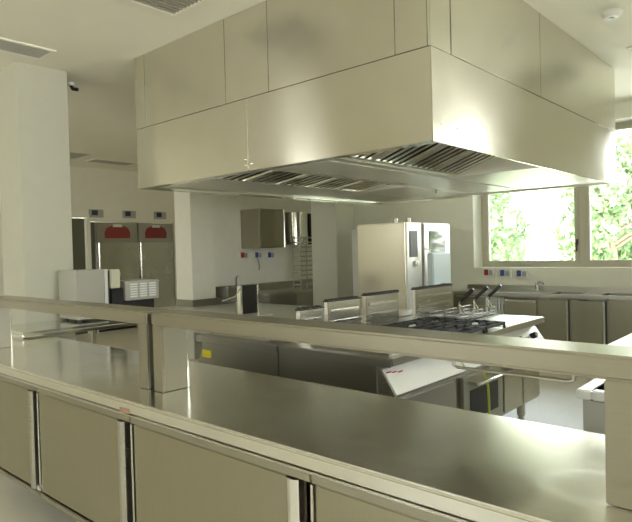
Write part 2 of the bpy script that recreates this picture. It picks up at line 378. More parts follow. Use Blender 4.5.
# ------------------------------------------------------------------ cooking island
IX, IS, IB = -1.80, -2.67, -3.53           # front edge, spine, rear edge
PROF = [(IX, -.600), (IX, -.640), (IX - .10, -.652), (IX - .085, -.668), (IX + .01, -.800), (IX - .01, -.822), (IX - .06, -.830), (IX - .06, -1.26), (IS + .004, -1.26), (IS + .004, -.600)]
def feet(t, x0, x1, y0, y1, zt=-1.26):
    for x in (x0, x1):
        for y in (y0, y1):
            MB().tube([(x, y, FL), (x, y, FL + .035), (x, y, FL + .05), (x, y, zt)], .03, 14, radii=[.024, .024, .034, .034]).build('foot', 'steel', t)
def flue(t, y0, y1, zt=-.352):
    f = MB().box(IS + .008, IS + .048, y0, y1, -.598, zt, .004)
    f = f.build('flue', 'flue', t)
    m = MB(); n = 3; L = (y1 - y0)
    for k in range(2):
        z = zt - .055 - .075 * k
        m.box(IS + .046, IS + .056, y0 + .03, y1 - .03, z - .018, z, .003)
    m.build('slot_lip', 'bright', f)
    m = MB().box(IS + .003, IS + .053, y0 - .004, y1 + .004, zt, zt + .010, .002)
    k = y0
    while k < y1 - .02:
        m.box(IS + .008, IS + .048, k + .008, k + .028, zt + .010, zt + .020); k += .045
    m.build('flue_grille', 'iron', f)
def knobs(t, ys):
    for y in ys:
        k = MB().cyl((IX - .035, y, -.735), (IX + .005, y, -.715), .024, 18).build('knob', 'black', t)
        MB().cyl((IX + .002, y, -.717), (IX + .012, y, -.712), .018, 18).build('knob_cap', 'bright', k)

# neutral unit nearest the camera
ya, yb = 2.62, 3.43
t = thing('range_unit', 'plain topped cooking island unit nearest the shelf, bright sloping control panel', 'cooking unit', ((IX + IS) / 2, (ya + yb) / 2, FL), 'front row of the cooking island')
MB().prism(PROF, 'y', ya + .001, yb - .001).build('body', 'steel', t)
MB().box(IX - .058, IX - .046, ya + .03, yb - .03, -1.22, -.86, .004).build('door', 'dsteel', t)
MB().prism([(IX - .079, -.668), (IX + .014, -.797), (IX + .012, -.800), (IX - .083, -.668)], 'y', ya + .012, yb - .01).build('control_panel', 'enamel', t)  # window light on the sloping steel is put into this white
m = MB()
for k in range(3): m.box(IX - .066 + .004 * k, IX - .058 + .004 * k, ya + .03 + .05 * k, ya + .07 + .05 * k, -.690 - .006 * k, -.684 - .006 * k)
m.build('red_marking', 'red', t)
MB().box(IS + .20, IX - .06, ya + .06, yb - .06, -.6, -.585, .012).build('hot_plate', 'dsteel', t)
flue(t, 2.77, 3.00, -.395); flue(t, 3.05, 3.42, -.362); feet(t, IX - .18, IS + .1, ya + .08, yb - .08)
# side panel in view of the camera
m = MB().box(IS + .006, IX - .10, ya - .014, ya, -1.255, -.648, .003).box(IS + .006, IX - .004, ya - .02, ya, -.646, -.602, .004); m.build('side_panel', 'dsteel', t)

# range with oven
ya, yb = 3.43, 4.10
t = thing('range_cooker', 'gas range with cast iron grates and an oven in the cooking island', 'range', ((IX + IS) / 2, (ya + yb) / 2, FL), 'front row of the cooking island')
MB().prism(PROF, 'y', ya + .001, yb - .001).build('body', 'steel', t)
MB().prism([(IX - .079, -.668), (IX + .014, -.797), (IX + .012, -.800), (IX - .083, -.668)], 'y', ya + .012, yb - .01).build('control_panel', 'enamel', t)  # white again stands for the window light on the slope
knobs(t, [ya + .11, ya + .26, ya + .41, ya + .56])
od = MB().box(IX - .058, IX - .03, ya + .03, yb - .03, -1.24, -.86, .006).build('oven_door', 'dsteel', t)
MB().box(IX - .031, IX - .026, ya + .12, yb - .12, -1.16, -.96, .004).build('oven_window', 'black', od)
MB().tube([(IX - .03, ya + .07, -.90), (IX + .055, ya + .07, -.895), (IX + .06, ya + .08, -.895), (IX + .06, yb - .08, -.895), (IX + .055, yb - .07, -.895), (IX - .03, yb - .07, -.90)], .010, 12).build('oven_handle', 'bright', od)
for gx in (-2.30, -1.97):
    for gy in (ya + .172, yb - .172):
        bz = MB().cyl((gx, gy, -.6), (gx, gy, -.585), .055, 20).cyl((gx, gy, -.585), (gx, gy, -.575), .035, 20).build('burner', 'iron', t)
        m = MB(); a, b_ = .155, .155
        for s in (-1, 1):
            m.box(gx - a, gx + a, gy + s * b_ - .008, gy + s * b_ + .008, -.575, -.555, .003); m.box(gx + s * a - .008, gx + s * a + .008, gy - b_, gy + b_, -.575, -.555, .003)
            m.box(gx + s * .06, gx + s * a, gy - .006, gy + .006, -.572, -.550); m.box(gx - .006, gx + .006, gy + s * .06, gy + s * b_, -.572, -.550)
            m.box(gx + s * a - .008, gx + s * a + .008, gy + b_ - .016, gy + b_, -.6, -.575); m.box(gx + s * a - .008, gx + s * a + .008, gy - b_, gy - b_ + .016, -.6, -.575)
            m.box(gx + s * .07, gx + s * .086, gy - b_, gy + b_, -.573, -.553)
        m.build('grate', 'iron', t)
flue(t, 3.49, 3.92); feet(t, IX - .18, IS + .1, ya + .08, yb - .08)
MB().tube([(IX + .02, 3.66, -.835), (IX + .03, 3.70, -.95), (IX + .02, 3.73, -1.06), (IX + .03, 3.71, -1.20), (IX - .0, 3.70, -1.34), (IX - .1, 3.72, -1.44)], .009, 8).build('gas_hose', 'cable', t)

# fryer at the far end
ya, yb = 4.10, 4.82
t = thing('deep_fryer', 'deep fryer with window glare painted on top at the far end of the island', 'fryer', ((IX + IS) / 2, (ya + yb) / 2, FL), 'front row of the cooking island')
MB().prism(PROF, 'y', ya + .001, yb - .001).build('body', 'steel', t)
MB().box(-2.15, IX - .004, ya + .01, yb - .004, -.6, -.594, .002).build('window_glare_slab', 'enamel', t)  # thin white slab added as the window reflection on the steel top
MB().box(-2.54, -2.16, ya + .03, yb - .03, -.6, -.588, .004).build('vat_rim', 'bright', t)
MB().box(-2.52, -2.18, ya + .05, yb - .05, -.590, -.586).build('vat_opening', 'dark', t)
MB().prism([(IX - .079, -.668), (IX + .014, -.797), (IX + .012, -.800), (IX - .083, -.668)], 'y', ya + .012, yb - .01).build('control_panel', 'enamel', t)  # panel colour includes the window light, as on the other units
knobs(t, [ya + .12, ya + .24, ya + .52])
for s in (0, 1): MB().box(IX - .058, IX - .044, ya + .02 + .35 * s, ya + .355 + .35 * s, -1.24, -.86, .004).build('door', 'steel', t)
flue(t, 4.17, 4.80); feet(t, IX - .18, IS + .1, ya + .08, yb - .08)
MB().box(-2.56, -2.5, ya + .4, yb + .01, -.59, -.57, .004).build('basket_rest', 'iron', t)
m = MB().box(IS + .01, IX - .07, yb - .001, yb + .012, -1.255, -.61, .003); m.build('side_panel', 'dsteel', t)
BL = ['fry basket over the fryer, its black grip nearest the range grates', 'fry basket over the fryer, middle black grip of the three', 'fry basket over the fryer, black grip nearest the back worktop']
b0 = None
for i, y in enumerate((4.20, 4.45, 4.70)):
    if i == 0:
        b0 = thing('fry_basket', BL[0], 'fry basket', (-2.33, y, -.585), 'fry baskets with black grips')
        m = MB(); X0, X1, Y0, Y1 = -2.45, -2.21, y - .09, y + .09
        for z in (-.580, -.555, -.525):
            m.tube([(X0, Y0, z), (X1, Y0, z), (X1, Y1, z), (X0, Y1, z), (X0, Y0, z)], .003, 6)
        for k in range(7):
            x = X0 + (X1 - X0) * k / 6; m.cyl((x, Y0, -.580), (x, Y0, -.525), .002, 6); m.cyl((x, Y1, -.580), (x, Y1, -.525), .002, 6); m.cyl((x, Y0, -.580), (x, Y1, -.580), .002, 6)
        m.build('wire_cage', 'steel', b0)
        m = MB().tube([(X1, y - .03, -.53), (-2.24, y, -.45), (-2.22, y, -.425)], .005, 8).tube([(X1, y + .03, -.53), (-2.24, y, -.45)], .005, 8).cyl((-2.24, y, -.45), (-2.24, y, -.578), .004, 8)
        m.build('handle_wire', 'bright', b0)
        MB().tube([(-2.225, y, -.43), (-2.12, y + .01, -.335)], .014, 10).build('grip', 'black', b0)
    else:
        c = copy_tree(b0); c.location.y = y; rename_label(c, BL[i])

# rear row
for k, (ya, yb, lab) in enumerate(((2.62, 3.36, 'rear unit of the cooking island with a yellow sticker on its grey side'), (3.36, 4.10, 'rear middle unit of the cooking island behind the flues'), (4.10, 4.82, 'rear far unit of the cooking island behind the flues'))):
    t = thing('range_unit', lab, 'cooking unit', ((IS + IB) / 2, (ya + yb) / 2, FL), 'rear row of the cooking island')
    P = [(IB, -.600), (IB, -.640), (IB + .08, -.655), (IB + .0, -.80), (IB + .06, -.83), (IB + .06, -1.26), (IS - .004, -1.26), (IS - .004, -.600)]
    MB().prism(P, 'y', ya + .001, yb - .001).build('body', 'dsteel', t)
    MB().box(IB + .1, IS - .15, ya + .06, yb - .06, -.6, -.59, .006).build('hot_plate', 'steel', t)
    for s in (0, 1): MB().box(IB + .046, IB + .058, ya + .02 + s * .36, ya + .35 + s * .36, -1.24, -.86, .004).build('door', 'dsteel', t)
    feet(t, IB + .14, IS - .1, ya + .08, yb - .08)
    if k == 0:
        MB().box(IB + .07, IS - .006, ya - .014, ya, -1.255, -.648, .003).box(IB + .004, IS - .006, ya - .02, ya, -.646, -.602, .004).build('side_panel', 'dsteel', t)
        MB().box(-3.455, -3.355, ya - .0165, ya - .0142, -.755, -.70).build('yellow_sticker', 'yellow', t)

# ------------------------------------------------------------------ right peninsula with a sunken basin
t = thing('sink_unit', 'stainless sink unit at the right, bright rim, just beyond the raised shelf', 'sink unit', (-.3, 2.97, FL))
x0, x1, y0, y1 = -.81, .12, 2.50, 3.44
m = MB()
bx0, bx1, by0, by1 = x0 + .06, x1 - .10, 2.545, 3.30
m.box(x0, bx0, y0, y1, -.64, -.60, .005).box(bx1, x1, y0, y1, -.64, -.60, .005).box(bx0, bx1, y0, by0, -.64, -.60, .005).box(bx0, bx1, by1, y1, -.64, -.60, .005)
m.build('top', 'enamel', t)  # rim coloured white to hold the window's reflection
MB().box(bx0 - .01, bx0, by0, by1, -.86, -.605).box(bx1, bx1 + .01, by0, by1, -.86, -.605).box(bx0, bx1, by0 - .01, by0, -.86, -.605).box(bx0, bx1, by1, by1 + .01, -.86, -.605).box(bx0, bx1, by0, by1, -.86, -.85).build('basin', 'dsteel', t)
MB().box(x0 + .02, x1 - .02, y0 + .02, y0 + .035, -1.31, -.645).box(x0 + .02, x0 + .035, y0 + .035, y1 - .02, -1.31, -.645).box(x1 - .035, x1 - .02, y0 + .035, y1 - .02, -1.31, -.645).build('body', 'gpaint', t)
for x in (x0 + .06, x1 - .06):
    for y in (y0 + .06, y1 - .06): MB().cyl((x, y, FL), (x, y, -.645), .02).build('leg', 'steel', t)

t = thing('work_table', 'work table with painted window glare at the right edge with a small dark slot', 'table', (-.4, 4.1, FL))
MB().box(-1.02, .12, 3.46, 4.70, -.64, -.60, .004).build('top', 'enamel', t)  # white colour of the top is the reflected window, painted in
MB().box(-.90, -.74, 3.72, 3.84, -.5998, -.5985, 0).build('drain_slot', 'dsteel', t)
MB().box(-.98, .08, 3.50, 4.66, -1.31, -.642, .003).build('body', 'gpaint', t)
for x in (-.92, .02):
    for y in (3.56, 4.60): MB().cyl((x, y, FL), (x, y, -1.31), .02).build('leg', 'steel', t)

# ------------------------------------------------------------------ back counter under the window
t = thing('worktop', 'stainless worktop with sink bowls along the wall under the window', 'worktop', (-2.3, 7.4, -.6))
X0, X1 = -3.92, -.62
bowls = [(-2.62, -2.28), (-2.05, -1.65)]
m = MB(); xs = [X0] + [v for b in bowls for v in b] + [X1]
for i in range(0, len(xs), 2): m.box(xs[i], xs[i + 1], 7.115, 7.615, -.635, -.60)
for a, b in bowls: m.box(a, b, 7.115, 7.20, -.635, -.60).box(a, b, 7.54, 7.615, -.635, -.60)
m.box(X0, X1, 7.603, 7.617, -.60, -.535, .003)
m.build('top', 'steel', t)
for a, b in bowls:
    MB().box(a, a + .01, 7.20, 7.54, -.78, -.602).box(b - .01, b, 7.20, 7.54, -.78, -.602).box(a, b, 7.20, 7.21, -.78, -.602).box(a, b, 7.53, 7.54, -.78, -.602).box(a, b, 7.20, 7.54, -.79, -.78).build('sink_bowl', 'dsteel', t)
BX = [-3.90, -3.38, -3.17, -2.75, -2.36, -1.95, -1.50, -1.06, -.64]
BLAB = ['base cabinet under the back worktop, left end behind the flue', 'narrow pale slatted unit under the back worktop', 'base cabinet with two drawers under the tap', 'base cabinet under the back worktop, right of the drawers',
        'base cabinet under the window mullion, below the first sink bowl', 'base cabinet with a bright double handle strip under the second sink bowl', 'base cabinet partly hidden behind the bright rimmed sink unit', 'base cabinet under the back worktop, last at the right']
for i in range(8):
    a, b = BX[i] + .002, BX[i + 1] - .002
    t = thing('base_cabinet', BLAB[i], 'cabinet', ((a + b) / 2, 7.38, FL), 'base cabinets under the back worktop')
    bd = MB().box(a, a + .015, 7.16, 7.60, -1.36, -.80).box(b - .015, b, 7.16, 7.60, -1.36, -.80).box(a, b, 7.16, 7.60, -1.36, -1.34).box(a, b, 7.585, 7.60, -1.34, -.80).box(a, b, 7.16, 7.185, -.66, -.637)
    bd.box(a, a + .015, 7.16, 7.19, -.80, -.637).box(b - .015, b, 7.16, 7.19, -.80, -.637); bd.build('body', 'dsteel', t)
    if i == 1:
        m = MB()
        for k in range(5): m.box(a + .012 + .038 * k, a + .036 + .038 * k, 7.135, 7.155, -1.33, -.665, .003)
        m.build('slatted_panel', 'enamel', t)
    elif i == 2:
        for z0, z1 in ((-.90, -.68), (-1.33, -.915)):
            dd = MB().box(a + .008, b - .012, 7.135, 7.158, z0, z1, .003).build('drawer', 'door', t)
            MB().box(a + .008, b - .012, 7.118, 7.135, z1 - .03, z1 - .004, .004).build('handle', 'bright', dd)
    else:
        dd = MB().box(a + .008, b - .05, 7.135, 7.158, -1.33, -.668, .003).build('door', 'door', t)
        MB().cyl((b - .040, 7.146, -1.33), (b - .040, 7.146, -.668), .013, 12).build('handle', 'bright', dd)
        MB().box(b - .024, b - .004, 7.165, 7.172, -1.33, -.668).build('back_strip', 'dark', t)
    for fx in (a + .05, b - .05):
        for fy in (7.22, 7.54): MB().cyl((fx, fy, FL), (fx, fy, -1.36), .018, 12).build('foot', 'steel', t)
t = thing('tap', 'chrome lever tap on the worktop under the window', 'tap', (-2.89, 7.5, -.6))
MB().tube([(-2.89, 7.5, -.598), (-2.89, 7.5, -.585), (-2.89, 7.5, -.583), (-2.89, 7.5, -.50)], .02, 16, radii=[.034, .034, .024, .022]).build('base', 'chrome', t)
MB().tube([(-2.89, 7.5, -.53), (-2.85, 7.46, -.475), (-2.80, 7.42, -.47), (-2.77, 7.40, -.50)], .012, 12).build('spout', 'chrome', t)
MB().tube([(-2.89, 7.5, -.50), (-2.92, 7.5, -.46), (-2.99, 7.47, -.36)], .010, 10).build('lever', 'white', t)
def wall_socket(loc, nrm, flap, label, group):
    """nrm 'y': on a wall facing -Y; 'x': on a wall facing +X"""
    x, y, z = loc
    t = thing('wall_socket', label, 'socket', (x, y, z - .06), group)
    def bx(m, a0, a1, d0, d1, z0, z1, r=.004):
        return m.box(x + a0, x + a1, y - d1, y - d0, z + z0, z + z1, r) if nrm == 'y' else m.box(x + d0, x + d1, y + a0, y + a1, z + z0, z + z1, r)
    bx(MB(), -.075, .085, .0, .03, -.06, .06).build('box', 'white', t)
    bx(MB(), -.058, -.002, .03, .048, -.035, .045).build('flap', flap, t)
    bx(MB(), .012, .066, .03, .042, -.035, .035).build('switch', 'grey', t)
    return t
G = 'sockets under the window'
wall_socket((-3.59, 7.618, -.37), 'y', 'red', 'wall socket with a red flap left under the window', G)
wall_socket((-3.36, 7.618, -.375), 'y', 'blue', 'wall socket with a blue flap beside the red one', G)
wall_socket((-3.13, 7.618, -.38), 'y', 'blue', 'wall socket with a blue flap nearest the tap lever', G)

# ------------------------------------------------------------------ combi oven and dispenser
t = thing('combi_oven', 'tall stainless combi oven with painted window glare around its glass door', 'oven', (-4.1, 6.25, FL))
MB().box(-4.44, -3.74, 5.75, 6.74, -1.30, .30, .012, 3).build('body', 'ovenst', t)
MB().box(-4.56, -4.44, 5.79, 6.70, -1.28, .25, .008).build('rear_cover', 'gpaint', t)
cp = MB().box(-3.74, -3.72, 5.755, 6.08, -1.28, .295, .005).build('control_panel', 'enamel', t)  # whitened like the door for the reflected window
MB().box(-3.721, -3.712, 5.81, 5.98, -.11, .20, .004).build('screen', 'black', cp)
MB().cyl((-3.722, 5.93, -.19), (-3.695, 5.93, -.19), .035, 20).build('dial', 'bright', cp)
dr = MB().box(-3.74, -3.70, 6.10, 6.735, -1.28, .295, .01).build('door', 'enamel', t)  # window reflection on the metal front is painted as white
MB().box(-3.701, -3.694, 6.22, 6.60, -.10, .20, .004).build('door_glass', 'tint', dr)
MB().tube([(-3.70, 6.14, -.02), (-3.65, 6.14, -.02), (-3.65, 6.14, -.42), (-3.70, 6.14, -.42)], .012, 10).build('door_handle', 'bright', dr)
for (x, y) in ((-4.0, 5.95), (-3.88, 6.05)): MB().cyl((x, y, .30), (x, y, .36), .028, 14).build('vent_pipe', 'steel', t)
for x in (-4.36, -3.82):
    for y in (5.83, 6.66): MB().cyl((x, y, FL), (x, y, -1.30), .03, 14).build('foot', 'steel', t)
t = thing('control_box', 'pale blue upright box on a post in front of the combi oven door', 'control box', (-3.38, 5.9, FL))
MB().box(-3.42, -3.34, 5.69, 6.09, -.62, -.06, .012, 3).build('body', 'pale', t)
MB().box(-3.341, -3.330, 5.83, 5.95, -.46, -.41, .004).build('name_plate', 'blue', t)
MB().box(-3.40, -3.36, 5.87, 5.91, FL + .012, -.62).build('post', 'steel', t)
MB().box(-3.50, -3.26, 5.75, 6.03, FL, FL + .012, .003).build('base_plate', 'steel', t)

# ------------------------------------------------------------------ partition wall: cabinet, sockets, rack, sink
t = thing('wall_cabinet', 'small stainless wall cabinet above the sockets on the partition', 'cabinet', (-6.5, 6.1, .055))
MB().box(-6.717, -6.325, 5.84, 6.39, .055, .635, .004).build('body', 'shelf', t)
dr = MB().box(-6.323, -6.30, 5.845, 6.33, .06, .63, .004).build('door', 'door', t)
MB().cyl((-6.30, 6.352, .06), (-6.30, 6.352, .63), .018, 14).build('handle', 'bright', dr)
t = thing('wall_boiler', 'curved polished steel boiler mounted beside the wall cabinet', 'boiler', (-6.5, 6.8, .10))
m = MB(); pts = []
for k in range(17):
    a = -math.pi / 2 + math.pi * k / 16; pts.append((-6.50 + .20 * math.cos(a), 6.80 + .21 * math.sin(a)))
m.prism(pts + [(-6.717, 7.01), (-6.717, 6.59)], 'z', .10, .61); m.build('body', 'bright', t)
MB().box(-6.717, -6.40, 7.015, 7.13, .10, .60, .004).build('side_box', 'black', t)
G = 'sockets on the partition wall'
wall_socket((-6.719, 5.86, -.05), 'x', 'red', 'wall socket with a red flap under the steel wall cabinet', G)
w2 = wall_socket((-6.719, 6.15, -.055), 'x', 'blue', 'wall socket with a plugged cable hanging below the steel wall cabinet', G)
MB().tube([(-6.67, 6.12, -.08), (-6.66, 6.13, -.14), (-6.67, 6.16, -.22), (-6.67, 6.15, -.28)], .01, 8).build('plug_cable', 'grey', w2)
wall_socket((-6.719, 6.42, -.06), 'x', 'blue', 'wall socket with a blue flap below the right end of the wall cabinet', G)
t = thing('hand_basin', 'dark steel hand basin box on the partition beside its thin tap', 'basin', (-6.6, 5.5, -.635))
MB().box(-6.717, -6.40, 5.30, 5.31, -.62, -.49).box(-6.717, -6.40, 5.66, 5.67, -.62, -.49).box(-6.41, -6.40, 5.31, 5.66, -.62, -.49).box(-6.717, -6.707, 5.31, 5.66, -.62, -.49).box(-6.717, -6.40, 5.30, 5.67, -.635, -.62).build('bowl', 'dsteel', t)
MB().tube([(-6.68, 5.69, -.60), (-6.68, 5.69, -.38), (-6.66, 5.685, -.35), (-6.62, 5.67, -.36)], .012, 10).build('spout', 'chrome', t)
t = thing('sink_counter', 'steel sink counter with raised back edge along the partition wall', 'counter', (-6.4, 6.6, FL))
MB().box(-6.715, -6.10, 5.78, 7.55, -.635, -.60, .004).box(-6.715, -6.70, 5.78, 7.55, -.60, -.49, .003).build('top', 'steel', t)
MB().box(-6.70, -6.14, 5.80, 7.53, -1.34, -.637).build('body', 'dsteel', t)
for k in range(3): MB().box(-6.14, -6.12, 5.82 + k * .57, 6.36 + k * .57, -1.32, -.66, .004).build('door', 'dsteel', t)
for x in (-6.6, -6.2):
    for y in (5.9, 7.4): MB().cyl((x, y, FL), (x, y, -1.34), .02, 12).build('foot', 'steel', t)
t = thing('plate_rack', 'narrow steel rack of thin bars standing on the sink counter', 'rack', (-6.2, 6.75, -.60))
RX0, RX1, RY0, RY1 = -6.27, -6.12, 6.50, 6.80
for x in (RX0, RX1):
    for y in (RY0, RY1): MB().box(x - .008, x + .008, y - .008, y + .008, -.5995, .225, .002).build('post', 'steel', t)
for k in range(11):
    z = .20 - .072 * k
    MB().box(RX0, RX1, RY0 - .014, RY0 - .006, z - .010, z + .008, .002).box(RX0, RX1, RY1 + .006, RY1 + .014, z - .010, z + .008, .002).box(RX1 + .006, RX1 + .014, RY0 - .014, RY1 + .014, z - .010, z + .008, .002).build('bar', 'steel', t)

# ------------------------------------------------------------------ low table by the partition and what stands on it
t = thing('work_table', 'low pale steel table with an upstand around the wall corner', 'table', (-5.6, 4.5, FL))
zt = -.735
MB().box(-6.97, -6.585, 3.45, 4.825, zt - .04, zt, .004).box(-6.585, -4.15, 3.45, 5.70, zt - .04, zt, .004).build('top', 'enamel', t)
MB().box(-6.97, -6.585, 4.823, 4.836, zt, -.64, .002).box(-6.597, -6.585, 4.836, 5.24, zt, -.64, .002).box(-6.597, -6.585, 5.24, 5.70, zt, -.64, .002).build('upstand', 'dsteel', t)
for (x, y) in ((-6.9, 3.55), (-6.5, 5.6), (-4.25, 3.55), (-4.25, 5.6)): MB().box(x - .02, x + .02, y - .02, y + .02, FL, zt - .04).build('leg', 'steel', t)
t = thing('equipment_stand', 'dark open steel stand with two bright uprights on the low table', 'stand', (-5.0, 4.6, zt))
bx, by = -5.05, 4.55
MB().box(bx - .14, bx + .16, by - .20, by + .16, zt, zt + .012, .004).build('base', 'enamel', t)
MB().box(bx - .14, bx - .12, by - .13, by + .13, zt + .012, -.39).build('back', 'dark', t)
for s in (-1, 1): MB().box(bx - .12, bx - .05, by + s * .13 - .015, by + s * .13 + .015, zt + .012, -.385, .006).build('upright', 'bright', t)
MB().tube([(bx - .07, by - .14, -.42), (bx - .02, by - .25, -.50), (bx + .0, by - .45, -.53)], .008, 8).build('hose', 'bright', t)

# ------------------------------------------------------------------ left table and its appliances
t = thing('work_table', 'steel work table with bright rounded edge before the left pillar', 'table', (-4.75, 2.5, FL))
MB().box(-5.10, -4.44, 1.73, 3.20, -.60, -.55, .022, 4).build('top', 'bright', t)
MB().box(-5.06, -4.50, 1.80, 3.14, -1.2, -1.17, .004).build('under_shelf', 'steel', t)
for (x, y) in ((-5.05, 1.8), (-5.05, 3.13), (-4.51, 1.8), (-4.51, 3.13)): MB().box(x - .02, x + .02, y - .02, y + .02, FL, -.60, .003).build('leg', 'steel', t)
t = thing('vacuum_packer', 'tall grey steel appliance on the left table with a dark side slot', 'appliance', (-4.85, 2.45, -.55))
MB().box(-5.05, -4.70, 2.29, 2.53, -.53, -.118, .006).build('body', 'gpaint', t)
MB().box(-5.05, -4.69, 2.532, 2.560, -.53, -.118, .004).build('edge_strip', 'enamel', t)
MB().box(-5.03, -4.72, 2.562, 2.588, -.53, -.13).build('slot', 'dark', t)
MB().box(-5.05, -4.70, 2.590, 2.68, -.285, -.122, .006).build('lid', 'beige', t)
MB().box(-5.04, -4.69, 2.590, 2.70, -.53, -.287, .004).build('lower_box', 'black', t)
for (x, y) in ((-5.0, 2.33), (-5.0, 2.64), (-4.75, 2.33), (-4.75, 2.64)): MB().cyl((x, y, -.55), (x, y, -.53), .018, 12).build('foot', 'black', t)
t = thing('countertop_appliance', 'small steel appliance with three white slotted vents on the left table', 'appliance', (-4.85, 2.9, -.55))
MB().box(-5.0, -4.70, 2.725, 3.07, -.405, -.232, .006).build('body', 'gpaint', t)
MB().box(-5.0, -4.76, 2.74, 3.05, -.55, -.407).build('base', 'black', t)
for k in range(3):
    m = MB()
    for j in range(6): m.box(-4.702, -4.692, 2.772 + k * .095, 2.842 + k * .095, -.378 + j * .022, -.365 + j * .022)
    m.build('vent', 'white', t)

# ------------------------------------------------------------------ fridges in the left wall, controllers above
def fridge(y0, y1, label):
    xf = XL + .03
    t = thing('upright_fridge', label, 'fridge', (xf - .3, (y0 + y1) / 2, FL), 'upright fridges in the left wall')
    MB().box(xf - .80, xf - .04, y0, y1, FL + .08, .64, .004).build('body', 'dsteel', t)
    MB().box(xf - .75, xf - .1, y0 + .04, y1 - .04, FL, FL + .08).build('plinth', 'black', t)
    hp = MB().box(xf - .038, xf, y0 + .01, y1 - .01, .262, .635, .004).build('head_panel', 'dsteel', t)
    c = (y0 + y1) / 2; hw = (y1 - y0) * .30
    pts = [(c - hw, .33), (c + hw, .33), (c + hw * 1.02, .44), (c + hw * .85, .53), (c + hw * .5, .572), (c - hw * .5, .572), (c - hw * .85, .53), (c - hw * 1.02, .44)]
    MB().prism(pts, 'x', xf - .002, xf + .012).build('display', 'maroon', hp)
    MB().prism([(c - hw * .4, .548), (c + hw * .4, .548), (c + hw * .3, .60), (c - hw * .3, .60)], 'x', xf, xf + .018).build('display_clip', 'enamel', hp)
    MB().box(xf - .10, xf - .06, y0 - .085, y0 - .004, FL + .01, .64).build('filler_strip', 'olive', t) if y0 < 6 else None
    dr = MB().box(xf - .038, xf + .012, y0 + .03, y1 - .01, FL + .1, .25, .006).build('door', 'fridge', t)
    MB().cyl((xf + .02, y0 + .045, FL + .12), (xf + .02, y0 + .045, .245), .022, 12).build('handle', 'bright', dr)
    return t
fridge(5.49, 6.37, 'stainless upright fridge with red display, beside the dark door')
fridge(6.38, 7.20, 'stainless upright fridge with red display, nearest the partition corner')
for y, s_ in ((5.50, 'above the left fridge edge by the dark door'), (6.19, 'centred above the seam of the fridges'), (6.90, 'above the fridge nearest the partition')):
    t = thing('wall_mounted_controller', 'small white wall controller with dark screen ' + s_, 'controller', (XL + .02, y, .725), 'controllers above the fridges')
    MB().box(XL + .001, XL + .04, y - .13, y + .15, .725, .875, .006).build('case', 'gpaint', t)
    MB().box(XL + .04, XL + .05, y - .09, y + .03, .765, .86, .003).build('screen', 'navy', t)
    MB().box(XL + .04, XL + .048, y + .04, y + .10, .77, .83, .003).build('keypad', 'grey', t)

# ------------------------------------------------------------------ ceiling fittings
def grille(x0, x1, y0, y1, label, slats=9, mat='vent'):
    t = thing('ceiling_vent', label, 'ceiling vent', ((x0 + x1) / 2, (y0 + y1) / 2, CEIL), 'vents in the ceiling')
    f = .03; z0 = CEIL - .014
    MB().box(x0 - f, x1 + f, y0 - f, y0, z0, CEIL - .0005, .003).box(x0 - f, x1 + f, y1, y1 + f, z0, CEIL - .0005, .003).box(x0 - f, x0, y0, y1, z0, CEIL - .0005, .003).box(x1, x1 + f, y0, y1, z0, CEIL - .0005, .003).build('frame', 'ceil', t)
    MB().box(x0, x1, y0, y1, CEIL - .004, CEIL - .0005).build('backing', mat, t)
    m = MB()
    for k in range(slats):
        x = x0 + (x1 - x0) * (k + .5) / slats; m.box(x - .006, x + .006, y0, y1, CEIL - .013, CEIL - .004)
    m.build('slat', mat, t)
grille(-4.93, -4.70, 1.45, 2.14, 'grey slatted ceiling vent near the left pillar')
grille(-3.40, -2.82, 1.83, 2.40, 'square grey ceiling diffuser beside the hood top', 14, 'panel')
grille(-1.30, -.72, 5.55, 6.15, 'square grey ceiling diffuser beyond the hood, out of frame', 14, 'panel')
grille(-9.65, -9.05, 4.25, 4.72, 'far ceiling vent behind the left pillar top')
grille(-9.75, -9.45, 5.0, 5.75, 'long narrow ceiling vent above the fridges')
t = thing('smoke_detector', 'round white smoke detector on the ceiling at upper right', 'smoke detector', (-1.2, 4.6, CEIL - .04))
MB().tube([(-1.2, 4.6, CEIL - .0005), (-1.2, 4.6, CEIL - .02), (-1.2, 4.6, CEIL - .045)], .06, 24, radii=[.07, .068, .045]).build('case', 'white', t)
MB().cyl((-1.2, 4.6, CEIL - .045), (-1.2, 4.6, CEIL - .052), .02, 16).build('sensor_cap', 'grey', t)
t = thing('ceiling_sensor', 'tiny dark sensor on the ceiling beside the left pillar', 'sensor', (-5.4, 2.66, CEIL - .05))
MB().cyl((-5.45, 2.66, CEIL - .0005), (-5.45, 2.66, CEIL - .03), .03, 16).build('base', 'white', t)
MB().tube([(-5.45, 2.66, CEIL - .03), (-5.44, 2.67, CEIL - .06), (-5.40, 2.70, CEIL - .07)], .018, 10).build('sensor_head', 'black', t)

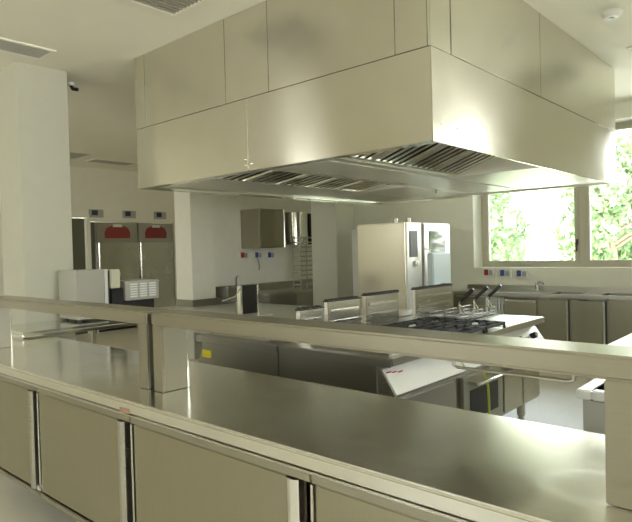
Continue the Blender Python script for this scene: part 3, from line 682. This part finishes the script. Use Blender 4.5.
# ------------------------------------------------------------------ outside
struct(MB().box(-60, 45, YB + .5, 70, FL - .5, FL - .35), 'ground', 'grass', 'pale lawn outside the window')
struct(MB().box(-60, 45, YB + .5, 13.5, FL - .35, FL - .34), 'path', 'pave', 'sunlit paving outside the window')
def tree(x, y, hgt, rad, mat, label, n=5200, trunk=.16):
    t = thing('tree', label, 'tree', (x, y, FL - .35), 'trees outside the window')
    rnd = random.Random(int(x * 97 + y * 13))
    z0 = FL - .35
    m = MB().tube([(x, y, z0), (x + .05, y, z0 + hgt * .3), (x - .08, y + .05, z0 + hgt * .6), (x, y, z0 + hgt * .85)], trunk, 10, radii=[trunk * 1.2, trunk, trunk * .7, trunk * .25])
    for k in range(7):
        a = rnd.uniform(0, 6.28); zb = z0 + hgt * rnd.uniform(.3, .65); L = rad * rnd.uniform(.5, .85)
        m.tube([(x, y, zb), (x + math.cos(a) * L * .5, y + math.sin(a) * L * .5, zb + L * .35), (x + math.cos(a) * L, y + math.sin(a) * L, zb + L * .6)], .05, 6, radii=[trunk * .4, trunk * .25, trunk * .1])
    m.build('trunk', 'bark', t)
    blobs = []
    for k in range(16):
        a = rnd.uniform(0, 6.28); r = rad * math.sqrt(rnd.random()) * .8; zc = z0 + hgt * rnd.uniform(.24, .92)
        s_ = 1 - .5 * abs((zc - z0) / hgt - .5)
        blobs.append((x + math.cos(a) * r * s_, y + math.sin(a) * r * s_, zc, rad * rnd.uniform(.28, .5)))
    m = MB(); bm = m.bm
    for k in range(n):
        bx_, by_, bz_, br = blobs[k % 16]
        v = Vector((rnd.gauss(0, 1), rnd.gauss(0, 1), rnd.gauss(0, 1))).normalized() * br * rnd.uniform(.55, 1.05)
        c = Vector((bx_, by_, bz_ )) + v
        d1 = Vector((rnd.uniform(-1, 1), rnd.uniform(-1, 1), rnd.uniform(-1, 1))).normalized(); d2 = d1.orthogonal().normalized()
        s_ = rnd.uniform(.06, .12)
        bm.faces.new([bm.verts.new(c + d1 * s_), bm.verts.new(c + d2 * s_ * .55), bm.verts.new(c - d1 * s_), bm.verts.new(c - d2 * s_ * .55)])
    m.build('crown', mat, t, smooth=False)
tree(-7.6, 15.5, 4.6, 1.6, 'leaf1', 'fresh green tree outside, left in the near pane')
tree(-4.9, 19.0, 5.2, 1.5, 'leaf3', 'pale slender tree outside, middle of the left pane')
tree(-4.1, 15.2, 4.3, 1.2, 'leaf1', 'bright green tree outside, right of the window mullion')
tree(-1.3, 17.2, 4.9, 1.6, 'leaf2', 'fuller green tree outside at the right picture edge')
tree(2.2, 15.0, 4.4, 1.5, 'leaf1', 'green tree outside beyond the right picture edge')
tree(-10.2, 21.0, 5.8, 2.0, 'leaf2', 'dark green tree outside, farthest left')

# ------------------------------------------------------------------ light
wd = bpy.data.worlds.new('sky'); bpy.context.scene.world = wd; wd.use_nodes = True
n, l = wd.node_tree.nodes, wd.node_tree.links
bg = n['Background']
tc = n.new('ShaderNodeTexCoord'); sp = n.new('ShaderNodeSeparateXYZ'); l.new(tc.outputs['Generated'], sp.inputs[0])
cr = n.new('ShaderNodeValToRGB'); l.new(sp.outputs['Z'], cr.inputs[0])
cr.color_ramp.elements[0].color = (1, .99, .92, 1); cr.color_ramp.elements[1].color = (.62, .82, 1, 1); cr.color_ramp.elements[1].position = .8
l.new(cr.outputs[0], bg.inputs['Color']); bg.inputs['Strength'].default_value = 5.0
s = bpy.data.lights.new('sun', 'SUN'); s.energy = 14; s.angle = math.radians(2); s.color = (1, .95, .85)
so = bpy.data.objects.new('sun', s); C.objects.link(so); so.rotation_euler = (math.radians(22), 0, math.radians(-20))
def portal(name, loc, rot, sx, sy):
    a = bpy.data.lights.new(name, 'AREA'); a.shape = 'RECTANGLE'; a.size = sx; a.size_y = sy; a.energy = 1; a.cycles.is_portal = True
    o = bpy.data.objects.new(name, a); C.objects.link(o); o.location = (loc[0], loc[1], loc[2] + E); o.rotation_euler = rot
for a, b in ((WX0, PX0), (PX1, WX1)): portal('window_portal', ((a + b) / 2, 8.06, (WZ0 + WZ1) / 2), (math.radians(-90), 0, 0), b - a, WZ1 - WZ0)
for a, b in F1: portal('window_portal', ((a + b) / 2, YF - .32, (fz0 + fz1) / 2), (math.radians(90), 0, 0), b - a, fz1 - fz0)
portal('window_portal', (XR + .32, sum(RY) / 2, .55), (math.radians(90), 0, math.radians(90)), RY[1] - RY[0], 1.9)

# ------------------------------------------------------------------ camera
cam = bpy.data.cameras.new('camera'); co = bpy.data.objects.new('camera', cam); C.objects.link(co)
yaw, pitch, roll, fpx = .7286345, -.0183931, -.0254221, 584.459
f = Vector((-math.sin(yaw) * math.cos(pitch), math.cos(yaw) * math.cos(pitch), math.sin(pitch)))
r0 = Vector((math.cos(yaw), math.sin(yaw), 0)); u0 = r0.cross(f)
r = r0 * math.cos(roll) + u0 * math.sin(roll); u = u0 * math.cos(roll) - r0 * math.sin(roll)
mw = Matrix(((r.x, u.x, -f.x, 0), (r.y, u.y, -f.y, 0), (r.z, u.z, -f.z, E), (0, 0, 0, 1)))
co.matrix_world = mw
cam.sensor_fit = 'HORIZONTAL'; cam.sensor_width = 36; cam.lens = 36 * fpx / 632; cam.clip_start = .05; cam.clip_end = 300
sc = bpy.context.scene; sc.camera = co
vs = sc.view_settings; vs.view_transform = 'Standard'; vs.look = 'None'; vs.gamma = 1; vs.exposure = 1.08; vs.use_curve_mapping = False
sc.cycles.use_denoising = True; sc.cycles.max_bounces = 12; sc.cycles.diffuse_bounces = 10; sc.cycles.glossy_bounces = 6
sc.cycles.sample_clamp_indirect = 8; sc.cycles.caustics_reflective = True
